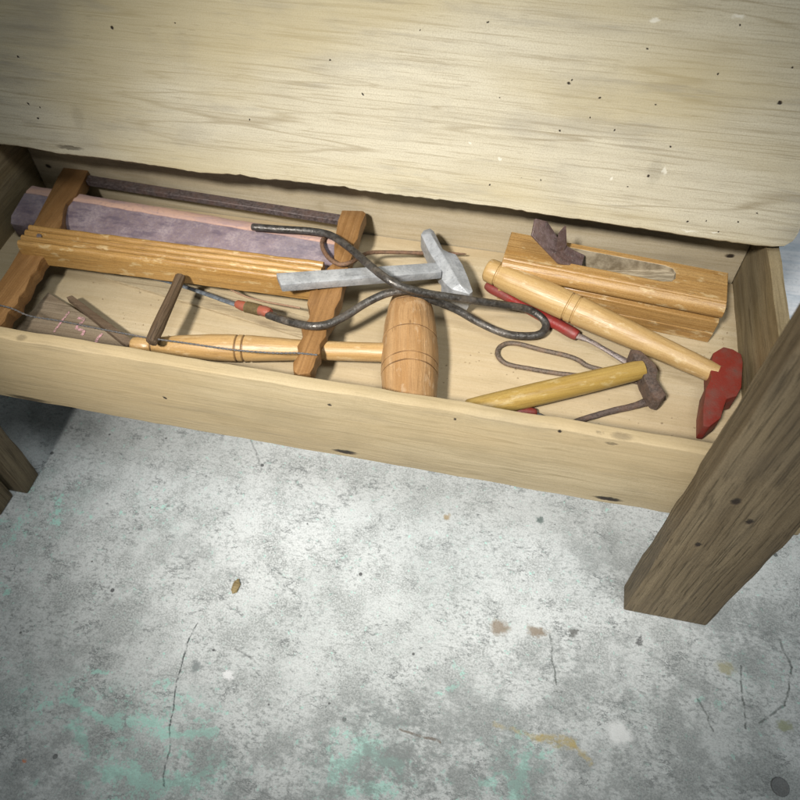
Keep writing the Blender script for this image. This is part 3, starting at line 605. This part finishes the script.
def inset(P, k):
    out = []
    for p in P:
        p = Vector(p); t = max(.06, min(.94, (p-cA).dot(cB-cA)/(cB-cA).length_squared)); m_ = cA.lerp(cB, t)
        out.append(m_+(p-m_)*k)
    return out
l0 = [b.verts.new(Vector((p[0], p[1], .012))+Vector((0,0,0))) for p in inset(HT, .82)]
l1 = [b.verts.new((p[0], p[1], .018)) for p in inset(HT, 1.0)]
l2 = [b.verts.new((p[0], p[1], .0335)) for p in inset(HT, 1.0)]
l3 = [b.verts.new((p[0], p[1], .0378)) for p in inset(HT, .05)]
n = len(HT)
for A_, B_ in ((l0,l1),(l1,l2),(l2,l3)):
    for k in range(n): b.faces.new((A_[k], A_[(k+1)%n], B_[(k+1)%n], B_[k]))
b.faces.new(l0[::-1]); b.faces.new(l3)
bmesh.ops.recalc_face_normals(b, faces=b.faces)
bmesh.ops.bevel(b, geom=[e for e in b.edges if e.calc_face_angle(0) > .5], offset=.0005, segments=1, affect='EDGES', clamp_overlap=True)
part('head', b, M_ALU, mh, 14)
part('striking_face', lathe((0.4529,0.1499,0.0240), (0.4590,0.1401,0.0225), [(0,.0072),(.6,.0075),(.9,.0070),(1,.0060)], 8), M_ALU, mh)

# ================================================================== wooden plane
M_PLANE = wood('varnished_plane_body', (.14,.06,.015), (.37,.20,.06), (.50,.31,.12), 'x', off=(.9,.4,.1), rough=.35, stain=.3, staincol=(.17,.085,.03), lines=.35, fine=.35, bump=.5, spec=.5, wear=.3, wearcol=(.78,.66,.40), k=1.3, pores=.7, mottle=.2)
s = NT('pale_throat_wood')
n1 = s.noise(s.map((60,420,60), rot=(0,0,.6)), 1, 4, .7); n2 = s.noise(s.co, 300, 3)
col = s.mix(s.ramp(n1, .3, .7), (.17,.13,.08), (.42,.35,.245)); M_THROAT = s.fin(col, .6, s.bump(n1, .6, .001), 0, .3)
pa = R(-4.9)
pl = thing('wooden_plane', 'varnished wooden block plane with a dark iron leaning out of its throat', 'plane', (.583,.178,0), pa)
def planebm():
    prof = [(-.0205,0),(-.0225,.0120),(-.0225,.0135),(-.0210,.0142),(-.0225,.0150),(-.0225,.0280),(-.0190,.0292),(-.0190,.0330),(-.0240,.0350),(-.0248,.0380),(-.0240,.0425),(-.0215,.0455),(-.0180,.0468),(-.0172,.0456),(-.0160,.0470),(.0190,.0470),(.0205,.0455),(.0215,.0440),(.0215,.0)]
    b = sweepx(prof, -.0945, .0945, 1)
    return b
pb = part('body', planebm(), M_PLANE, pl, 40, local=((0,0,0),(0,0,0)))
# throat cut with a ramp bed
cut = bmesh.new()
cp = []
yc = .0035; hw = .0100
xa, xb_ = -.045, .053
outl = [(xa,yc-hw),(xb_-.010,yc-hw),(xb_-.003,yc-hw*.8),(xb_,yc-hw*.35),(xb_,yc+hw*.35),(xb_-.003,yc+hw*.8),(xb_-.010,yc+hw),(xa,yc+hw)]
tv = [cut.verts.new((x, y, .060)) for x, y in outl]
bv = [cut.verts.new((x-.002, y, .044-(xb_-x)/(xb_-xa)*.028)) for x, y in outl]
cut.faces.new(tv); cut.faces.new(bv[::-1])
for k in range(8): cut.faces.new((tv[(k+1)%8], tv[k], bv[k], bv[(k+1)%8]))
bmesh.ops.recalc_face_normals(cut, faces=cut.faces)
cme = bpy.data.meshes.new('throat_cut'); cut.to_mesh(cme); cut.free(); cme.materials.append(M_THROAT)
co_ = bpy.data.objects.new('throat_cut', cme); COL.objects.link(co_); co_.parent = pl
md = pb.modifiers.new('b', 'BOOLEAN'); md.operation = 'DIFFERENCE'; md.object = co_; md.solver = 'EXACT'
try: md.material_mode = 'TRANSFER'
except Exception: pass
dg = bpy.context.evaluated_depsgraph_get(); nm = bpy.data.meshes.new_from_object(pb.evaluated_get(dg))
pb.modifiers.clear(); pb.data = nm; nm.name = 'body'; bpy.data.objects.remove(co_)
nm.set_sharp_from_angle(angle=R(32))
mb = pb.modifiers.new('edge', 'BEVEL'); mb.width = .0009; mb.segments = 2; mb.limit_method = 'ANGLE'; mb.angle_limit = R(50)
M_PIRON = iron('brown_plane_iron', (.12,.08,.072), (.16,.11,.105), (.15,.08,.055), .4, .5, .3, 45)
I = [Vector((0.5081,0.1860,0.0801)), Vector((0.5075,0.1720,0.0733)), Vector((0.5341,0.1700,0.0482)), Vector((.5545,.1755,.042)), Vector((.556,.190,.044)), Vector((0.5426,0.1880,0.0509)), Vector((0.5306,0.1880,0.0602)), Vector((0.5186,0.1900,0.0753))]
nI = (I[1]-I[0]).cross(I[5]-I[0]).normalized()
part('iron', prism(I, nI*.0022, .0004, 1), M_PIRON, pl)
J = [Vector((0.5339,0.1810,0.0815)), Vector((0.5298,0.1790,0.0744)), Vector((0.5306,0.1760,0.0560)), Vector((0.5325,0.1760,0.0494)), Vector((0.5377,0.1820,0.0519)), Vector((0.5380,0.1840,0.0593))]
part('iron_wedge', prism(J, Vector((.0016,.0005,0)), .0003, 1), M_PIRON, pl)

# ================================================================== red headed hammer
M_HAND = wood('pale_turned_handle', (.28,.15,.05), (.42,.265,.10), (.55,.38,.17), 'x', off=(.2,.2,.9), rough=.42, stain=.35, staincol=(.24,.12,.045), lines=.3, fine=.25, bump=.3, spec=.5, speck=.35, k=1.2, wear=.25, wearcol=(.85,.74,.52), pores=.5)
q0 = Vector((0.4747,0.1675,0.0335)); q1 = Vector((0.6737,0.0981,0.0190))
rh = thing('red_hammer', 'hammer with a red painted head and a thick pale turned handle beside the plane', 'hammer', (q1.x, q1.y, 0), math.atan2(q0.y-q1.y, q0.x-q1.x))
rp = smoothprof([(0,.0090),(.008,.0104),(.03,.0108),(.06,.0108),(.10,.0118),(.20,.0128),(.30,.0130),(.37,.0128),(.45,.0124),(.60,.0112),(.80,.0096),(.95,.0086),(1,.0080)])
rp = [(-.0005,.001)]+grv(rp, [.055,.375,.41], .0010, .005)+[(1.0005,.001)]
part('handle', lathe(q0, q1, rp, 40, None, .0003), M_HAND, rh)
RH = [(0.6785,0.1230,0.0260),(0.6860,0.1218,0.0260),(0.6925,0.1177,0.0260),(0.6931,0.1091,0.0260),(0.6903,0.0824,0.0260),(0.6862,0.0725,0.0260),(0.6784,0.0680,0.0260),(0.6753,0.0585,0.0260),(0.6733,0.0491,0.0250),(0.6645,0.0398,0.0235),(0.6600,0.0398,0.0235),(0.6601,0.0561,0.0250),(0.6627,0.0758,0.0260),(0.6670,0.0870,0.0260),(0.6670,0.0974,0.0260),(0.6697,0.1141,0.0260)]
part('head', prism(RH, (0,0,-.0180), .0012, 2, None, .0003), M_RED, rh)

# ================================================================== rusty hammer
M_YEL = wood('yellow_varnished_handle', (.22,.13,.03), (.34,.215,.05), (.46,.32,.10), 'x', off=(.7,.3,.3), rough=.4, stain=.35, staincol=(.20,.12,.04), lines=.3, fine=.35, bump=.4, spec=.5, speck=.4, k=1.2, wear=.2, wearcol=(.75,.65,.4))
M_RUST = iron('rusty_iron_head', (.070,.050,.042), (.13,.095,.078), (.15,.085,.055), .5, .62, .25, 80)
y0_ = Vector((0.6152,0.0907,0.0200)); y1_ = Vector((0.4791,0.0271,0.0100))
ys = thing('rusty_hammer', 'hammer with a rusty iron head and a plain yellow varnished handle', 'hammer', (y0_.x, y0_.y, 0), math.atan2(y1_.y-y0_.y, y1_.x-y0_.x))
part('handle', lathe(y0_, y1_, [(-.01,.003),(0,.0072),(.05,.0082),(.3,.0090),(.6,.0096),(.9,.0096),(.98,.0092),(1,.007)], 28, None, .0004), M_YEL, ys)
YH = [(0.6037,0.1081,0.0225),(0.6118,0.1087,0.0225),(0.6184,0.1023,0.0225),(0.6249,0.0960,0.0225),(0.6265,0.0899,0.0225),(0.6257,0.0813,0.0225),(0.6288,0.0737,0.0225),(0.6336,0.0669,0.0220),(0.6297,0.0610,0.0220),(0.6243,0.0619,0.0220),(0.6203,0.0668,0.0225),(0.6154,0.0793,0.0225),(0.6121,0.0913,0.0225),(0.6071,0.1000,0.0225)]
part('head', prism(YH, (0,0,-.0165), .0015, 2, None, .0006), M_RUST, ys)

# ================================================================== red handled screwdriver, small awl end
sd = thing('screwdriver', 'old red handled screwdriver lying under the turned hammer handle', 'screwdriver', (.54,.135,0))
s0, s1 = Vector((0.4753,0.1730,0.0085)), Vector((0.5622,0.1269,0.0085))
part('handle', lathe(s0, s1, smoothprof([(0,.0025),(.01,.0040),(.08,.0050),(.3,.0047),(.6,.0050),(.9,.0052),(.985,.0045),(1,.0028)], 3), 20, None, .0003), paint('red_lacquer', (.25,.022,.018), (.2,.1,.07), .35, .32, 60), sd)
part('shaft', tube([(0.5613,0.1273,0.0085),(0.5728,0.1237,0.0080),(0.5873,0.1183,0.0055),(0.6038,0.1100,0.0045),(0.6149,0.1038,0.0040)], [.0034,.0022,.0022,.0032,.0038], 10, 6, None, .7, .0002), iron('dull_shaft_steel', (.16,.13,.12), (.28,.24,.225), (.22,.14,.1), .5, .45, .5, 80), sd)
aw = thing('awl', 'small red tipped awl mostly hidden under the yellow hammer handle', 'awl', (.53,.04,0))
part('handle', lathe((0.5178,0.0390,0.0045), (0.5355,0.0406,0.0045), smoothprof([(0,.002),(.1,.0040),(.5,.0044),(.9,.0036),(1,.002)], 3), 16), M_RED, aw)
part('spike', tube([(0.5347,0.0404,0.0045),(0.5423,0.0400,0.0030)], [.0012,.0005], 8, 2), M_WIRE, aw)

# ================================================================== thin wire loop, rusty rod
M_TW = iron('brown_wire', (.10,.075,.055), (.20,.155,.12), (.19,.11,.06), .5, .5, .45, 140)
tl = thing('wire_loop', 'thin brown iron wire bent into a long hairpin loop on the tray floor', 'wire', (.54,.09,0))
part('wire', tube([(0.6295,0.0894,0.0025),(0.6196,0.0901,0.0025),(0.6064,0.0917,0.0025),(0.5879,0.0973,0.0025),(0.5735,0.0999,0.0025),(0.5648,0.1049,0.0025),(0.5543,0.1079,0.0025),(0.5335,0.1100,0.0025),(0.5131,0.1129,0.0025),(0.5028,0.1114,0.0025),(0.4966,0.1049,0.0025),(0.4969,0.0957,0.0025),(0.5056,0.0884,0.0025),(0.5262,0.0870,0.0025),(0.5466,0.0867,0.0025),(0.5717,0.0879,0.0025),(0.5942,0.0876,0.0025)], .0021, 10, 7, None, 1, .00015), M_TW, tl)
rr_ = thing('rusty_rod', 'short rusty iron rod with a swollen end lying along the front board', 'rod', (.6,.05,0))
part('rod', tube([(0.5549,0.0309,0.0040),(0.5732,0.0426,0.0040),(0.5950,0.0551,0.0040),(0.6124,0.0638,0.0040),(0.6211,0.0690,0.0042),(0.6243,0.0702,0.0042),(0.6290,0.0740,0.0045),(0.6362,0.0765,0.0045)], [.0022,.0025,.0027,.0028,.0036,.0024,.0030,.0026], 10, 7, None, 1, .0003), M_RUST, rr_)

# ================================================================== wooden square with chalk marks, lath
M_SQ = wood('dull_brown_board', (.10,.07,.04), (.235,.175,.115), (.33,.26,.18), 'x', off=(.6,.6,.6), rough=.65, stain=.3, lines=.3, fine=.4, bump=.35)
sq = thing('wooden_square', 'dull brown wooden square with pink chalk marks in the left corner of the tray', 'square', (.12,.06,0))
part('board', prism([(0.0792,0.0864,0.0060),(0.1832,0.0429,0.0060),(0.1742,0.0318,0.0060),(0.1248,0.0217,0.0060),(0.0923,0.0151,0.0060),(0.0719,0.0310,0.0060)], (0,0,-.005), .0006, 1), M_SQ, sq)
part('stock', prism([(0.1045,0.0780,0.0130),(0.1087,0.0814,0.0130),(0.1859,0.0419,0.0130),(0.1837,0.0345,0.0130)], (0,0,-.0068), .0008, 2), wood('dark_stock_wood', (.04,.025,.015), (.12,.08,.05), (.20,.14,.09), 'x', rough=.6, lines=.3, fine=.5), sq)
s = NT('pink_chalk'); n1 = s.noise(s.co, 500, 3, .7)
M_CH = s.fin(s.mix(s.ramp(n1, .45, .55), (.62,.33,.36), (.28,.19,.15)), .9)
def mark(pts, r=.0011): return tube(pts, r, 6, 3, None, .25)
part('chalk_mark', mark([(0.1105,0.0667,0.0063),(0.1095,0.0553,0.0063),(0.1087,0.0418,0.0063)]), M_CH, sq)
b = mark([(0.1219,0.0615,0.0063),(0.1278,0.0615,0.0063),(0.1270,0.0552,0.0063),(0.1257,0.0500,0.0063),(0.1344,0.0481,0.0063),(0.1348,0.0434,0.0063)], .0014)
part('chalk_mark', b, M_CH, sq)
part('chalk_mark', mark([(0.1516,0.0480,0.0063),(0.1502,0.0430,0.0063),(0.1506,0.0383,0.0063)], .0014), M_CH, sq)
la = thing('thin_lath', 'thin greyish brown lath lying on the tray floor beneath the saw', 'lath', (.2,.11,0))
part('lath_strip', prism([(0.1178,0.1383,0.0030),(0.3253,0.1058,0.0030),(0.3285,0.0821,0.0030),(0.1183,0.1175,0.0030)], (0,0,-.0028), .0004, 1), wood('grey_brown_lath', (.20,.14,.08), (.42,.33,.20), (.52,.43,.28), 'x', off=(.3,.3,.1), rough=.65, stain=.4, lines=.4, fine=.5), la)

# ================================================================== sawdust and grit in the tray
b = bmesh.new()
def chip(x, y, z, r_):
    t = bmesh.new(); bmesh.ops.create_icosphere(t, subdivisions=1, radius=r_)
    for v in t.verts: v.co = Vector((v.co.x*random.uniform(.6,1.5), v.co.y*random.uniform(.6,1.5), v.co.z*.5))
    t.transform(Matrix.Translation((x, y, z+r_*.2)) @ Matrix.Rotation(random.uniform(0,6), 4, 'Z')); join(b, t)
for cx, cy, sx_, sy_, k in [(.655,.128,.030,.010,46),(.69,.15,.006,.05,24),(.60,.06,.06,.03,26),(.35,.012,.30,.004,40),(.47,.09,.05,.04,22),(.16,.09,.08,.04,26),(.60,.222,.09,.003,16)]:
    for i in range(k):
        x = cx+random.gauss(0, sx_*.6); y = cy+random.gauss(0, sy_*.6)
        if .003 < x < LX-.003 and .003 < y < W-.003: chip(x, y, 0, random.uniform(.0003, .0010))
gr = part('sawdust', b, wood('sawdust_crumbs', (.10,.07,.04), (.34,.25,.14), (.5,.4,.25), 'x'), None, 0)
gr['label'] = 'scattered brown sawdust crumbs and grit on the tray floor'; gr['category'] = 'sawdust'; gr['kind'] = 'stuff'
# ================================================================== painted board on the floor behind, colour whitened in place of missing light
s = NT('brightened_blue_white')
n1 = s.noise(s.map((6,90,20)), 1, 5, .65, .5); n2 = s.noise(s.co, 300, 3)
col = s.mix(s.ramp(n1, .42, .62), (.93,.95,.98), (.68,.75,.82))
M_BW = s.fin(s.mix(s.ramp(n2, .5, .7, 0, .4), col, (.5,.55,.6)), .6, s.bump(n1, .5, .002), 0, .4)
pbd = thing('brightened_board', 'streaky bluish board, whitened in place of light, lying on the concrete beyond the right end of the tray', 'board', (1.0,.45,FZ))
part('board_panel', box(.775,1.25,.14,.80,FZ+.0005,FZ+.018,.0015,2,20,.0008), M_BW, pbd)
# ================================================================== litter on the floor
b = bmesh.new(); p = (0.2897,-0.0894)
bmesh.ops.create_icosphere(b, subdivisions=3, radius=1)
for v in b.verts:
    q = v.co.copy(); k = 1+.45*noise.noise(q*1.7+Vector((4,0,0)))
    v.co = Vector((p[0]+q.x*.0032*k, p[1]+q.y*.0072*k, FZ+.0012+q.z*.0016*k))
cr = part('wood_crumb', b, wood('crumb_brown', (.1,.07,.03), (.26,.19,.09), (.36,.28,.14), 'x'), None, 60)
cr['label'] = 'small ochre brown crumb lying on the grey concrete'; cr['category'] = 'debris'
p = (0.7743,-0.1603)
cn = part('flat_washer', lathe((p[0],p[1],FZ+.0002), (p[0],p[1],FZ+.0014), [(0,.0068),(.5,.0072),(1,.0066),(1.01,.0050),(.85,.0046)], 32), iron('grey_disc_metal', (.14,.145,.145), (.21,.22,.22), (.16,.15,.14), .3, .6, .3, 150), None, 40)
cn['label'] = 'dull dark disc lying flat on the concrete near the corner'; cn['category'] = 'disc'

SC.render.engine = 'CYCLES'
SC.cycles.adaptive_threshold = .025; SC.cycles.max_bounces = 4; SC.cycles.diffuse_bounces = 1; SC.cycles.glossy_bounces = 2
SC.view_settings.view_transform = 'Standard'; SC.view_settings.look = 'None'; SC.view_settings.exposure = 0; SC.view_settings.gamma = 1
